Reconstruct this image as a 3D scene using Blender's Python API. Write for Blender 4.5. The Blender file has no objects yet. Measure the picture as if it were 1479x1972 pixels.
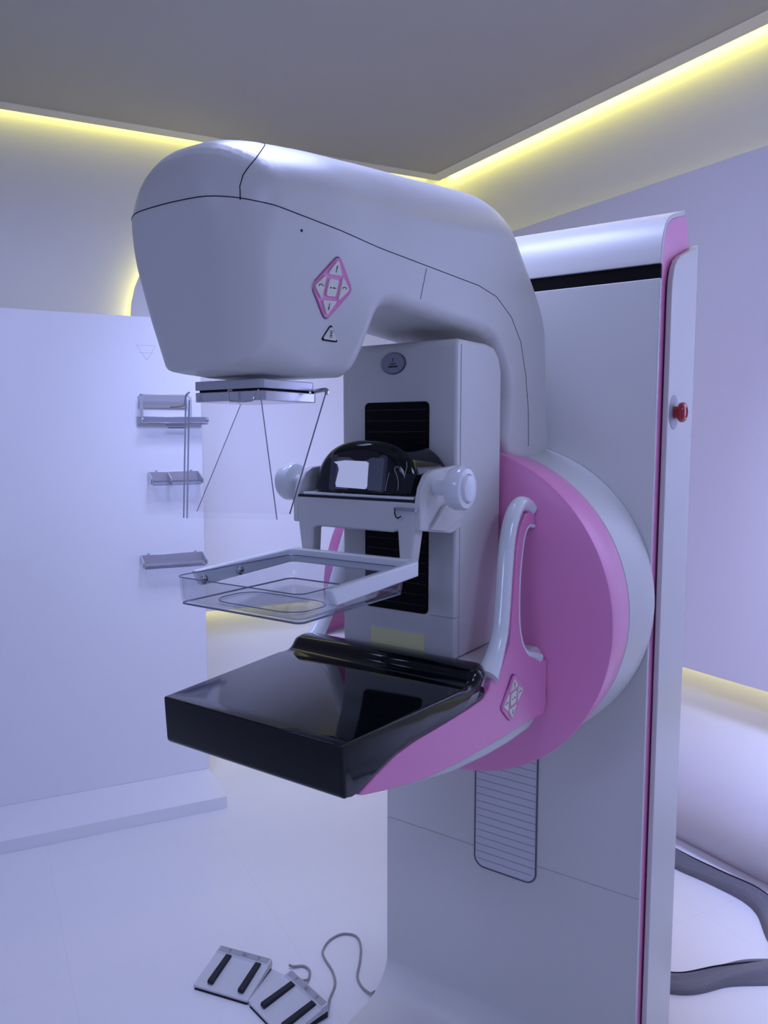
import bpy, bmesh, math, random
import numpy as np
from mathutils import Vector, Matrix

random.seed(4)
PI = math.pi
scene = bpy.context.scene
COL = scene.collection

# ------------------------------------------------------------------ camera
cam_data = bpy.data.cameras.new('camera')
cam = bpy.data.objects.new('camera', cam_data)
COL.objects.link(cam)
cam.location = (0.770, -1.631, 1.500)
cam.rotation_euler = (math.radians(90 - 5.56), 0, math.radians(34.47))
cam_data.sensor_fit = 'HORIZONTAL'
cam_data.sensor_width = 36.0
cam_data.lens = 36.0 * 1500.0 / 1479.0
cam_data.clip_start = 0.02
scene.camera = cam

# ------------------------------------------------------------------ world, lights, exposure
world = bpy.data.worlds.new('hall_ambience')
scene.world = world
world.use_nodes = True
bg = world.node_tree.nodes['Background']
bg.inputs[0].default_value = (0.44, 0.51, 1.0, 1)
bg.inputs[1].default_value = 0.40
scene.view_settings.view_transform = 'Standard'
scene.view_settings.look = 'None'
scene.view_settings.gamma = 1.0
scene.view_settings.use_curve_mapping = False
scene.view_settings.exposure = 0.0
scene.cycles.max_bounces = 10
scene.cycles.transparent_max_bounces = 24
scene.cycles.use_denoising = True


def area_light(name, loc, target, sx, sy, power, color, spread=PI):
    d = bpy.data.lights.new(name, 'AREA')
    d.shape = 'RECTANGLE'
    d.size, d.size_y = sx, sy
    d.energy = power
    d.color = color
    d.spread = spread
    o = bpy.data.objects.new(name, d)
    COL.objects.link(o)
    o.location = loc
    o.rotation_euler = (Vector(target) - Vector(loc)).to_track_quat('-Z', 'Y').to_euler()
    return o


COOL = (0.46, 0.525, 1.0)
YEL = (1.0, 0.93, 0.22)
# ceiling lamps of the booth: one above the machine's front, wall washers for the panels; two unseen fills are added
area_light('ceiling_lamp_top', (-0.25, -0.26, 2.78), (-0.30, -0.15, 0), 0.6, 0.5, 20, COOL)
area_light('ceiling_lamp_wall', (0.95, 0.50, 2.76), (1.12, 1.15, 0.80), 0.5, 0.4, 16, COOL, math.radians(60))
area_light('ceiling_lamp_right', (1.75, -0.75, 2.76), (1.0, 0.3, 0.75), 0.6, 0.6, 12, COOL)
area_light('added_fill_front', (0.30, -3.0, 2.76), (0.05, 0.0, 0.40), 0.9, 0.6, 1.7, COOL, math.radians(50))  # added fill behind the camera, brightens the lower column
area_light('added_fill_left_panel', (-0.85, 0.05, 2.78), (-1.65, 1.05, 1.35), 0.4, 0.4, 5.5, COOL, math.radians(62))  # added fill, brightens the round-cornered panel on the left wall
area_light('ceiling_lamp_left', (-0.95, -0.75, 2.76), (-1.75, -0.1, 0.6), 0.6, 0.6, 10.5, COOL, math.radians(120))


# ------------------------------------------------------------------ materials
def new_mat(name):
    m = bpy.data.materials.new(name)
    m.use_nodes = True
    nt = m.node_tree
    return m, nt, nt.nodes['Principled BSDF']


def paint(name, color, rough=0.4, spec=0.5, metallic=0.0, bump=0.0, bscale=60, var=0.0, coat=0.0):
    m, nt, b = new_mat(name)
    b.inputs['Base Color'].default_value = (*color, 1)
    b.inputs['Roughness'].default_value = rough
    b.inputs['Metallic'].default_value = metallic
    b.inputs['Specular IOR Level'].default_value = spec
    b.inputs['Coat Weight'].default_value = coat
    tc = nt.nodes.new('ShaderNodeTexCoord')
    n = nt.nodes.new('ShaderNodeTexNoise')
    n.inputs['Scale'].default_value = bscale
    n.inputs['Detail'].default_value = 4
    nt.links.new(tc.outputs['Object'], n.inputs['Vector'])
    if bump:
        bp = nt.nodes.new('ShaderNodeBump')
        bp.inputs['Strength'].default_value = bump
        bp.inputs['Distance'].default_value = 0.002
        nt.links.new(n.outputs['Fac'], bp.inputs['Height'])
        nt.links.new(bp.outputs['Normal'], b.inputs['Normal'])
    if var:
        mx = nt.nodes.new('ShaderNodeMix')
        mx.data_type = 'RGBA'
        mx.inputs[6].default_value = (*[c * (1 - var) for c in color], 1)
        mx.inputs[7].default_value = (*[min(1, c * (1 + var)) for c in color], 1)
        nt.links.new(n.outputs['Fac'], mx.inputs[0])
        nt.links.new(mx.outputs[2], b.inputs['Base Color'])
    return m


def clear(name, tint, gloss=1.0, rough=0.03):
    m, nt, b = new_mat(name)
    nt.nodes.remove(b)
    out = nt.nodes['Material Output']
    tr = nt.nodes.new('ShaderNodeBsdfTransparent')
    tr.inputs[0].default_value = (*tint, 1)
    gl = nt.nodes.new('ShaderNodeBsdfGlossy')
    gl.inputs['Roughness'].default_value = rough
    fr = nt.nodes.new('ShaderNodeLayerWeight')
    fr.inputs['Blend'].default_value = 0.5
    pw_ = nt.nodes.new('ShaderNodeMath')
    pw_.operation = 'POWER'
    pw_.inputs[1].default_value = 3.5
    nt.links.new(fr.outputs['Facing'], pw_.inputs[0])
    ml = nt.nodes.new('ShaderNodeMath')
    ml.operation = 'MULTIPLY_ADD'
    ml.inputs[1].default_value = 0.6 * gloss
    ml.inputs[2].default_value = 0.045 * gloss
    mx = nt.nodes.new('ShaderNodeMixShader')
    nt.links.new(pw_.outputs[0], ml.inputs[0])
    nt.links.new(ml.outputs[0], mx.inputs[0])
    nt.links.new(tr.outputs[0], mx.inputs[1])
    nt.links.new(gl.outputs[0], mx.inputs[2])
    nt.links.new(mx.outputs[0], out.inputs['Surface'])
    return m


def glow(name, color, strength):
    m, nt, b = new_mat(name)
    b.inputs['Base Color'].default_value = (0.02, 0.02, 0.02, 1)
    b.inputs['Emission Color'].default_value = (*color, 1)
    b.inputs['Emission Strength'].default_value = strength
    return m


def floor_mat():
    m, nt, b = new_mat('white_floor_tiles')
    tc = nt.nodes.new('ShaderNodeTexCoord')
    mp = nt.nodes.new('ShaderNodeMapping')
    mp.inputs['Rotation'].default_value = (0, 0, math.radians(27.8))
    mp.inputs['Location'].default_value = (0.15, 0.31, 0)
    br = nt.nodes.new('ShaderNodeTexBrick')
    br.offset = 0.0
    br.inputs['Scale'].default_value = 1.0
    br.inputs['Brick Width'].default_value = 0.6
    br.inputs['Row Height'].default_value = 0.6
    br.inputs['Mortar Size'].default_value = 0.0016
    br.inputs['Mortar Smooth'].default_value = 0.4
    br.inputs['Color1'].default_value = (0.80, 0.80, 0.80, 1)
    br.inputs['Color2'].default_value = (0.79, 0.79, 0.795, 1)
    br.inputs['Mortar'].default_value = (0.75, 0.75, 0.76, 1)
    nt.links.new(tc.outputs['Object'], mp.inputs['Vector'])
    nt.links.new(mp.outputs['Vector'], br.inputs['Vector'])
    nt.links.new(br.outputs['Color'], b.inputs['Base Color'])
    b.inputs['Roughness'].default_value = 0.38
    return m


M_WALL = paint('white_wall_paint', (0.80, 0.80, 0.80), 0.42, bump=0.05, bscale=25)
M_PANEL = paint('white_panel_paint', (0.82, 0.82, 0.84), 0.5, bump=0.04, bscale=80)
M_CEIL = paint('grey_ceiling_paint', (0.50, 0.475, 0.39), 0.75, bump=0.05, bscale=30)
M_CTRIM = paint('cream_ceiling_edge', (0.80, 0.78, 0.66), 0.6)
M_FLOOR = floor_mat()
M_WHITE = paint('white_moulded_plastic', (0.68, 0.68, 0.64), 0.36, bump=0.03, bscale=500)
M_WGLOSS = paint('glossy_white_plastic', (0.84, 0.87, 0.86), 0.16, coat=0.4)
M_PINK = paint('pink_moulded_plastic', (0.86, 0.295, 0.56), 0.33, bump=0.02, bscale=500)
M_BLACK = paint('glossy_black_shell', (0.004, 0.005, 0.008), 0.06, spec=0.38)
M_VENT = paint('black_bellows_rubber', (0.0015, 0.0015, 0.002), 0.55, spec=0.15)
M_SEAM = paint('dark_panel_gap', (0.02, 0.02, 0.03), 0.8, spec=0.1)
M_SEAML = paint('faint_panel_gap', (0.22, 0.22, 0.28), 0.8, spec=0.1)
M_METAL = paint('brushed_steel', (0.62, 0.62, 0.64), 0.22, metallic=1.0, bump=0.1, bscale=200)
M_ALU = paint('grey_anodised_aluminium', (0.55, 0.56, 0.60), 0.28, metallic=0.6)
M_BUTTON = paint('cream_button_plastic', (0.82, 0.80, 0.68), 0.4)
M_MARK = paint('black_symbol_ink', (0.01, 0.01, 0.012), 0.6)
M_RED = paint('red_button_plastic', (0.45, 0.012, 0.03), 0.2, coat=0.5)
M_SCREENBLK = paint('dark_display_glass', (0.055, 0.06, 0.085), 0.08)
M_LABEL = paint('pale_yellow_label', (0.84, 0.84, 0.42), 0.6)
M_OVAL = paint('grey_oval_plate', (0.28, 0.29, 0.33), 0.35, metallic=0.4)
M_FABRIC = paint('grey_woven_fabric', (0.17, 0.17, 0.185), 0.85, bump=0.6, bscale=300, var=0.25)
M_FABDARK = paint('black_fabric_piping', (0.008, 0.008, 0.012), 0.9)
M_CORD = paint('grey_cable_sheath', (0.30, 0.29, 0.28), 0.5)
M_PEDBODY = paint('light_grey_pedal_shell', (0.60, 0.61, 0.62), 0.45, bump=0.05, bscale=300)
M_PEDSTRIP = paint('grey_pedal_label', (0.36, 0.36, 0.38), 0.5)
M_PEDBLK = paint('black_ribbed_rubber', (0.012, 0.013, 0.02), 0.7, bump=0.6, bscale=400)
M_CLEAR = clear('clear_acrylic', (0.93, 0.94, 0.955), 1.0)
M_CLEAR2 = clear('thin_clear_acrylic', (0.985, 0.985, 0.99), 0.25)
M_EDGE = paint('acrylic_cut_edge', (0.16, 0.17, 0.24), 0.15)
M_EDGEL = clear('acrylic_bright_edge', (0.82, 0.84, 0.89), 1.6, 0.1)
M_SCREEN = glow('emissive_pale_patch', (0.52, 0.58, 1.0), 0.62)  # bluish emission for the pale patch on the display
M_LED = glow('yellow_led_tape', (1.0, 0.93, 0.25), 6.0)


# ------------------------------------------------------------------ helpers
def setp(o, label=None, cat=None, group=None, kind=None):
    if label: o['label'] = label
    if cat: o['category'] = cat
    if group: o['group'] = group
    if kind: o['kind'] = kind
    return o


def root(name, loc, label, cat, group=None, rz=0):
    o = bpy.data.objects.new(name, None)
    o.empty_display_size = 0.1
    COL.objects.link(o)
    o.location = loc
    o.rotation_euler = (0, 0, rz)
    return setp(o, label, cat, group)


def link(name, me, mats, parent=None, smooth=True, label=None):
    """mesh data given in world coordinates; re-based when it gets a parent"""
    if not isinstance(mats, (list, tuple)): mats = [mats]
    for m in mats: me.materials.append(m)
    o = bpy.data.objects.new(name, me)
    COL.objects.link(o)
    if parent is not None:
        o.parent = parent
        bpy.context.view_layer.update()
        o.matrix_parent_inverse = parent.matrix_world.inverted()
    if label: o['label'] = label
    return o


def finish(name, bm, mats, parent=None, smooth=True, angle=40, bevel=0, seg=3, label=None, local=False):
    bmesh.ops.recalc_face_normals(bm, faces=bm.faces)
    for f in bm.faces: f.smooth = smooth
    me = bpy.data.meshes.new(name)
    bm.to_mesh(me)
    bm.free()
    if not isinstance(mats, (list, tuple)): mats = [mats]
    for m in mats: me.materials.append(m)
    if smooth: me.set_sharp_from_angle(angle=math.radians(angle))
    o = bpy.data.objects.new(name, me)
    COL.objects.link(o)
    if parent is not None:
        o.parent = parent
        if not local:
            bpy.context.view_layer.update()
            o.matrix_parent_inverse = parent.matrix_world.inverted()
    if bevel:
        md = o.modifiers.new('bevel', 'BEVEL')
        md.width = bevel
        md.segments = seg
        md.limit_method = 'ANGLE'
        md.angle_limit = math.radians(35)
        md.harden_normals = False
        if smooth:
            me.shade_smooth() if hasattr(me, 'shade_smooth') else None
    if label: o['label'] = label
    return o


def box_bm(x0, x1, y0, y1, z0, z1, bm=None, mi=0, mat=None):
    bm = bm or bmesh.new()
    vs = [bm.verts.new(Vector(p)) for p in [(x0, y0, z0), (x1, y0, z0), (x1, y1, z0), (x0, y1, z0),
                                            (x0, y0, z1), (x1, y0, z1), (x1, y1, z1), (x0, y1, z1)]]
    if mat is not None:
        for v in vs: v.co = mat @ v.co
    for q in [(0, 1, 2, 3), (4, 5, 6, 7), (0, 1, 5, 4), (1, 2, 6, 5), (2, 3, 7, 6), (3, 0, 4, 7)]:
        f = bm.faces.new([vs[i] for i in q])
        f.material_index = mi
    return bm


def prism_bm(pts0, pts1, bm=None, mi=0):
    """two matching closed outlines (3D points) joined to a solid"""
    bm = bm or bmesh.new()
    a = [bm.verts.new(Vector(p)) for p in pts0]
    b = [bm.verts.new(Vector(p)) for p in pts1]
    n = len(a)
    fs = [bm.faces.new(a), bm.faces.new(b)]
    for i in range(n):
        fs.append(bm.faces.new([a[i], a[(i + 1) % n], b[(i + 1) % n], b[i]]))
    for f in fs: f.material_index = mi
    return bm


def prism_yz(pts, x0, x1, bm=None):
    return prism_bm([(x0, y, z) for y, z in pts], [(x1, y, z) for y, z in pts], bm)


def catmull(P, n=8, closed=False):
    P = [Vector(p) for p in P]
    out = []
    m = len(P)
    rng = range(m) if closed else range(m - 1)
    for i in rng:
        p1, p2 = P[i], P[(i + 1) % m]
        p0 = P[i - 1] if (i > 0 or closed) else p1 * 2 - p2
        p3 = P[(i + 2) % m] if (i + 2 < m or closed) else p2 * 2 - p1
        for k in range(n):
            t = k / n
            out.append(0.5 * ((2 * p1) + (p2 - p0) * t + (2 * p0 - 5 * p1 + 4 * p2 - p3) * t * t + (3 * p1 - p0 - 3 * p2 + p3) * t ** 3))
    if not closed: out.append(P[-1].copy())
    return out


def tube_bm(path, r, seg=12, closed=False, bm=None, mi=0, flat=None):
    """r: number or function of 0..1; flat: (side scale, up scale)"""
    bm = bm or bmesh.new()
    path = [Vector(p) for p in path]
    n = len(path)
    rings = []
    nrm = None
    for i, p in enumerate(path):
        if closed: t = path[(i + 1) % n] - path[i - 1]
        else: t = path[min(i + 1, n - 1)] - path[max(i - 1, 0)]
        t.normalize()
        if nrm is None:
            nrm = Vector((0, 0, 1)) if abs(t.z) < 0.9 else Vector((1, 0, 0))
        nrm = (nrm - t * nrm.dot(t)).normalized()
        bn = t.cross(nrm)
        rr = r(i / (n - 1)) if callable(r) else r
        rings.append([bm.verts.new(p + nrm * math.cos(2 * PI * k / seg) * rr + bn * math.sin(2 * PI * k / seg) * rr) for k in range(seg)])
    for i in range(n if closed else n - 1):
        A, B = rings[i], rings[(i + 1) % n]
        for k in range(seg):
            f = bm.faces.new([A[k], A[(k + 1) % seg], B[(k + 1) % seg], B[k]])
            f.material_index = mi
    if not closed:
        for R in (rings[0], rings[-1]):
            f = bm.faces.new(R)
            f.material_index = mi
    return bm


def lathe_bm(profile, axis_o, axis_d, seg=48, bm=None, mi=0):
    """profile [(radius, distance along axis)]"""
    bm = bm or bmesh.new()
    o = Vector(axis_o)
    d = Vector(axis_d).normalized()
    u = d.orthogonal().normalized()
    v = d.cross(u)
    rings = []
    for r, h in profile:
        if r < 1e-6:
            rings.append([bm.verts.new(o + d * h)])
        else:
            rings.append([bm.verts.new(o + d * h + (u * math.cos(2 * PI * k / seg) + v * math.sin(2 * PI * k / seg)) * r) for k in range(seg)])
    for A, B in zip(rings, rings[1:]):
        for k in range(seg):
            a0, a1 = A[k % len(A)], A[(k + 1) % len(A)]
            b0, b1 = B[k % len(B)], B[(k + 1) % len(B)]
            vs = []
            for q in (a0, a1, b1, b0):
                if q not in vs: vs.append(q)
            if len(vs) > 2:
                f = bm.faces.new(vs)
                f.material_index = mi
    return bm


def rrect(w, h, r, n=6):
    """rounded rectangle outline centred on 0"""
    out = []
    for cx, cy, a0 in ((w / 2 - r, h / 2 - r, 0), (-w / 2 + r, h / 2 - r, 90), (-w / 2 + r, -h / 2 + r, 180), (w / 2 - r, -h / 2 + r, 270)):
        for k in range(n + 1):
            a = math.radians(a0 + 90 * k / n)
            out.append((cx + r * math.cos(a), cy + r * math.sin(a)))
    return out


def round_poly(P, r, n=5):
    """round the corners of a 2D outline"""
    out = []
    m = len(P)
    for i in range(m):
        p = Vector(P[i]); a = Vector(P[i - 1]); b = Vector(P[(i + 1) % m])
        ra = min(r, (a - p).length * 0.45, (b - p).length * 0.45)
        q0 = p + (a - p).normalized() * ra
        q1 = p + (b - p).normalized() * ra
        for k in range(n + 1):
            t = k / n
            out.append(tuple(q0 * (1 - t) ** 2 + p * 2 * t * (1 - t) + q1 * t * t))
    return out


def slab_on(frame, outline, depth0, depth1, bm=None, mi=0):
    """outline (u,v) extruded along the frame's normal; frame = (origin, u, v, n)"""
    o, u, v, n = frame
    return prism_bm([o + u * a + v * b + n * depth0 for a, b in outline], [o + u * a + v * b + n * depth1 for a, b in outline], bm, mi)


# ------------------------------------------------------------------ implicit surfaces (numpy)
def seg_sdf(y, z, P):
    P = np.array(P, float)
    n = len(P)
    d = np.full(y.shape, 1e9)
    s = np.ones(y.shape)
    j = n - 1
    for i in range(n):
        ey, ez = P[j] - P[i]
        wy, wz = y - P[i][0], z - P[i][1]
        t = np.clip((wy * ey + wz * ez) / (ey * ey + ez * ez), 0, 1)
        by, bz = wy - ey * t, wz - ez * t
        d = np.minimum(d, by * by + bz * bz)
        c1 = z >= P[i][1]; c2 = z < P[j][1]; c3 = ey * wz > ez * wy
        flip = (c1 & c2 & c3) | (~c1 & ~c2 & ~c3)
        s = np.where(flip, -s, s)
        j = i
    return s * np.sqrt(d)


def sstep(a, b, x):
    t = np.clip((x - a) / (b - a), 0, 1)
    return t * t * (3 - 2 * t)


def grad(f, p, h=0.0015):
    g = np.zeros_like(p)
    for k in range(3):
        e = np.zeros(3); e[k] = h
        g[:, k] = (f(p + e) - f(p - e)) / (2 * h)
    return g


def surface_nets(f, lo, hi, step):
    ax = [np.arange(lo[k], hi[k] + step, step) for k in range(3)]
    X, Y, Z = np.meshgrid(*ax, indexing='ij')
    sh = X.shape
    D = f(np.stack([X.ravel(), Y.ravel(), Z.ravel()], 1)).reshape(sh)
    S = D < 0
    c = [slice(0, -1), slice(1, None)]
    cnt = np.zeros(tuple(s - 1 for s in sh), int)
    for a in (0, 1):
        for b in (0, 1):
            for d in (0, 1):
                cnt += S[c[a], c[b], c[d]]
    active = (cnt > 0) & (cnt < 8)
    idx = -np.ones(active.shape, int)
    cells = np.argwhere(active)
    idx[active] = np.arange(len(cells))
    acc = np.zeros((len(cells), 3)); num = np.zeros(len(cells))
    for axis in range(3):
        for a in (0, 1):
            for b in (0, 1):
                o0 = [0, 0, 0]; oth = [k for k in range(3) if k != axis]
                o0[oth[0]] = a; o0[oth[1]] = b
                o1 = list(o0); o1[axis] = 1
                i0 = cells + o0; i1 = cells + o1
                d0 = D[i0[:, 0], i0[:, 1], i0[:, 2]]; d1 = D[i1[:, 0], i1[:, 1], i1[:, 2]]
                m = (d0 < 0) != (d1 < 0)
                t = np.where(m, d0 / np.where(np.abs(d0 - d1) < 1e-12, 1, d0 - d1), 0)
                p = i0.astype(float); p[:, axis] += t
                acc[m] += p[m]; num[m] += 1
    V = acc / num[:, None] * step + np.array(lo)
    quads = []
    for axis in range(3):
        oth = [k for k in range(3) if k != axis]
        sl0 = [slice(1, -1)] * 3; sl1 = [slice(1, -1)] * 3
        sl0[axis] = slice(0, -1); sl1[axis] = slice(1, None)
        A = S[tuple(sl0)]; B = S[tuple(sl1)]
        e = np.argwhere(A != B)
        if not len(e): continue
        flip = A[e[:, 0], e[:, 1], e[:, 2]]
        base = e.copy()
        for k in oth: base[:, k] += 1
        def cell(da, db):
            q = base.copy(); q[:, oth[0]] -= da; q[:, oth[1]] -= db
            return idx[q[:, 0], q[:, 1], q[:, 2]]
        q = np.stack([cell(1, 1), cell(0, 1), cell(0, 0), cell(1, 0)], 1)
        if axis == 1: flip = ~flip
        q[~flip] = q[~flip][:, ::-1]
        quads.append(q)
    F = np.concatenate(quads)
    for _ in range(4):
        g = grad(f, V); g2 = (g * g).sum(1)
        V = V - (f(V) / np.maximum(g2, .05))[:, None] * g
    return V, F


def snap(V, f, s, dom, step):
    v = s(V)
    m = (np.abs(v) < step * 0.55) & dom(V)
    P = V[m]
    for _ in range(6):
        g = grad(s, P); P = P - (s(P) / np.maximum((g * g).sum(1), .05))[:, None] * g
        g = grad(f, P); P = P - (f(P) / np.maximum((g * g).sum(1), .05))[:, None] * g
    V[m] = P
    return V


def sdf_part(name, V, F, f, mat, parent, sel=None):
    if sel is not None: F = F[sel]
    used, inv = np.unique(F, return_inverse=True)
    F = inv.reshape(F.shape)
    P = V[used]
    me = bpy.data.meshes.new(name)
    me.from_pydata(P.tolist(), [], F.tolist())
    me.validate()
    me.polygons.foreach_set('use_smooth', [True] * len(me.polygons))
    g = grad(f, P)
    g /= np.maximum(np.linalg.norm(g, axis=1), 1e-9)[:, None]
    me.normals_split_custom_set_from_vertices(g.tolist())
    return link(name, me, mat, parent)


# ================================================================== THE ROOM
AL, AR = math.radians(60.4), math.radians(-24.0)
DL, DR = Vector((math.cos(AL), math.sin(AL), 0)), Vector((math.cos(AR), math.sin(AR), 0))
NL, NR = Vector((-math.sin(AL), math.cos(AL), 0)), Vector((-math.sin(AR), math.cos(AR), 0))   # outward
E0 = Vector((-1.331, 1.923, 0))
CZ = 2.80


def meet(oL, oR):
    """point where the left line (offset oL outward) and the back line (offset oR outward) cross"""
    a = E0 + NL * oL; b = E0 + NR * oR
    den = DL.x * DR.y - DL.y * DR.x
    t = ((b - a).x * DR.y - (b - a).y * DR.x) / den
    return a + DL * t


def struct(name, bm, mat, label=None, **k):
    o = finish(name, bm, mat, **k)
    o['kind'] = 'structure'
    if label: o['label'] = label
    return o


bm = box_bm(-6, 5, -6, 4, -0.1, 0)
fl = struct('floor', bm, M_FLOOR, 'glossy white tiled floor', smooth=False)

# left wall: flat above, sweeping into the floor in a soft cove
prof = [(0.0, 3.05), (0.0, 0.38)]
for k in range(1, 13):
    a = PI / 2 * k / 12
    prof.append((-0.38 * (1 - math.cos(a)), 0.38 * (1 - math.sin(a)) + 0.001))
prof += [(-0.42, 0.0005), (-0.42, -0.05), (0.10, -0.05), (0.10, 3.05)]
c = meet(.12, .12)
A = [c + NL * o + DL * 0.12 + Vector((0, 0, z)) for o, z in prof]
B = [c + NL * o - DL * 5.0 + Vector((0, 0, z)) for o, z in prof]
struct('wall_left', prism_bm(A, B), M_WALL, 'white wall sweeping into the floor on the left', angle=30)
# back wall: bulges outward low down and tucks back to the floor
prof = [(0.0, 3.05), (0.0, 0.60)]
for o, z in [(-.012, .56), (-.045, .50), (-.10, .42), (-.16, .34), (-.205, .25), (-.215, .17), (-.195, .09), (-.15, .03), (-.14, -.05)]:
    prof.append((o, z))
prof += [(0.10, -0.05), (0.10, 3.05)]
cR = meet(.12, .12)
A = [cR + NR * o + Vector((0, 0, z)) for o, z in prof]
B = [cR + NR * o + DR * 4.5 + Vector((0, 0, z)) for o, z in prof]
struct('wall_back', prism_bm(A, B), M_WALL, 'white back wall with a rounded bulge near the floor', angle=50)
bm = prism_bm([cR + NR * o + DR * .2 + Vector((0, 0, z)) for o, z in [(-.245, 0), (-.235, .022), (-.15, .022), (-.15, 0)]],
              [cR + NR * o + DR * 4.5 + Vector((0, 0, z)) for o, z in [(-.245, 0), (-.235, .022), (-.15, .022), (-.15, 0)]])
struct('baseboard_back', bm, M_PANEL, 'thin bright white strip along the foot of the back wall', smooth=False)

# ceiling slab: stops short of both walls, a cream edge band along its rim
W1 = meet(-.075, -.075)
far = W1 - DL * 5.0
bm = prism_bm([p + Vector((0, 0, CZ)) for p in (W1, W1 - DL * 5.0, W1 - DL * 5.0 + DR * 4.6, W1 + DR * 4.6)],
              [p + Vector((0, 0, CZ + .04)) for p in (W1, W1 - DL * 5.0, W1 - DL * 5.0 + DR * 4.6, W1 + DR * 4.6)])
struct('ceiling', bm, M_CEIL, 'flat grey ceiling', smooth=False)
W2 = meet(0, 0)
q = [W2, W2 - DL * 5.0, W1 - DL * 5.0, W1]
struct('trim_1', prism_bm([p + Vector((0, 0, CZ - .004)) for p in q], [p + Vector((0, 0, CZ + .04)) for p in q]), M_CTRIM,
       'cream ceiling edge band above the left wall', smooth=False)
q = [W2, W2 + DR * 4.5, W1 + DR * 4.5, W1]
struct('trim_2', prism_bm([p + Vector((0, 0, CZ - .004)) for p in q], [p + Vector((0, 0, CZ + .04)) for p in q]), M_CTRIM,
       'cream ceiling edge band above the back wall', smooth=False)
W3 = meet(.22, .22)
q = [W3, W3 - DL * 5.0, W3 - DL * 5.0 + DR * 4.6, W3 + DR * 4.6]
struct('ceiling', prism_bm([p + Vector((0, 0, 3.05)) for p in q], [p + Vector((0, 0, 3.1)) for p in q]), M_WALL,
       'upper ceiling above the light cove', smooth=False)


# LED tapes in the cove above the ceiling edge, and the light they throw on the walls
def led_run(p0, p1, z, out, power, name, label):
    mid = (p0 + p1) / 2
    L = (p1 - p0).length
    d = (p1 - p0).normalized()
    m = Matrix.Translation(mid + Vector((0, 0, z))) @ Matrix.Rotation(math.atan2(d.y, d.x), 4, 'Z')
    o = finish('led_tape', box_bm(-L / 2, L / 2, -.004, .004, -.002, .002, mat=m), M_LED, smooth=False)
    setp(o, label, 'led strip')
    if power:
        ld = bpy.data.lights.new(name, 'AREA')
        ld.shape = 'RECTANGLE'; ld.size = L; ld.size_y = 0.03; ld.energy = power; ld.color = YEL
        lo = bpy.data.objects.new(name, ld)
        COL.objects.link(lo)
        lo.location = mid + Vector((0, 0, z - .006))
        zax = -(out * 0.35 - Vector((0, 0, 0.94))).normalized()
        xax = d
        yax = zax.cross(xax)
        lo.rotation_euler = Matrix((xax, yax, zax)).transposed().to_euler()
    return o


a = meet(.095, .095)
led_run(a - DL * 4.6, a - DL * .1, CZ + .065, NL, 2.6, 'cove_light_left', 'yellow light tape in the cove above the left wall')
led_run(a + DR * .0, a + DR * 3.6, CZ + .065, NR, 2.9, 'cove_light_back', 'yellow light tape in the cove above the back wall')


# backlit wall panels
def wall_frame(base, d, n):
    return (base, d, Vector((0, 0, 1)), n)


# back wall: big flat panel
pr = meet(.06, .06)
fr = (pr, DR, Vector((0, 0, 1)), NR)
panel = finish('wall_panel', slab_on(fr, [(.30, .645), (4.2, .645), (4.2, 2.436), (.30, 2.436)], 0, -.025), M_PANEL, smooth=False)
setp(panel, 'flat white backlit panel standing off the back wall, right of the machine', 'wall panel')
# left wall: panel with a big rounded end
pl = meet(.04, .04)
s0 = (Vector((-2.122, .613, 0)) - pl).dot(DL)
R = .45
out = [(s0, .68), (-.30, .68), (-.30, 2.46)]
for k in range(0, 11):
    a_ = PI / 2 * k / 10
    out.append((s0 + R - R * math.sin(a_), 2.46 - R + R * math.cos(a_)))
frl = (pl, DL, Vector((0, 0, 1)), NL)
panel = finish('wall_panel', slab_on(frl, out, 0, -.025), M_PANEL, smooth=False)
setp(panel, 'round-cornered white backlit panel on the left wall behind the machine', 'wall panel')
# tapes hidden behind the edges of the panels
def tape_path(pts, label):
    o = finish('led_tape', tube_bm(pts, .006, 6), M_LED, smooth=True)
    setp(o, label, 'led strip')


M_LED2 = glow('warm_led_tape', (1.0, 0.93, 0.30), 10.0)
def tape2(pts, label, mat):
    o = finish('led_tape', tube_bm(pts, .006, 6), mat)
    setp(o, label, 'led strip')


qq = [pl + DL * (u + .035) + NL * .045 + Vector((0, 0, z)) for u, z in [(s0, .72), (s0, 2.46 - R)]]
for k in range(1, 9):
    a_ = PI / 2 * (1 - k / 8)
    qq.append(pl + NL * .045 + DL * (s0 + R - (R - .035) * math.sin(a_)) + Vector((0, 0, 2.46 - R + (R - .035) * math.cos(a_))))
tape2(qq, 'yellow light tape behind the rounded left edge of the left wall panel', M_LED2)
tape2([pl + DL * u + NL * .045 + Vector((0, 0, .72)) for u in (s0 + .05, -.35)], 'yellow light tape behind the bottom edge of the left wall panel', M_LED2)
M_LED4 = glow('bottom_led_tape', (1.0, 0.93, 0.35), 7.0)
M_LED3 = glow('dim_led_tape', (1.0, 0.93, 0.45), 2.5)
tape2([pr + DR * u + NR * .03 + Vector((0, 0, 2.395)) for u in (.35, 4.1)], 'yellow light tape behind the top edge of the back wall panel', M_LED3)
tape2([pr + DR * u + NR * .03 + Vector((0, 0, .665)) for u in (.35, 4.1)], 'yellow light tape behind the bottom edge of the back wall panel', M_LED4)

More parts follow.
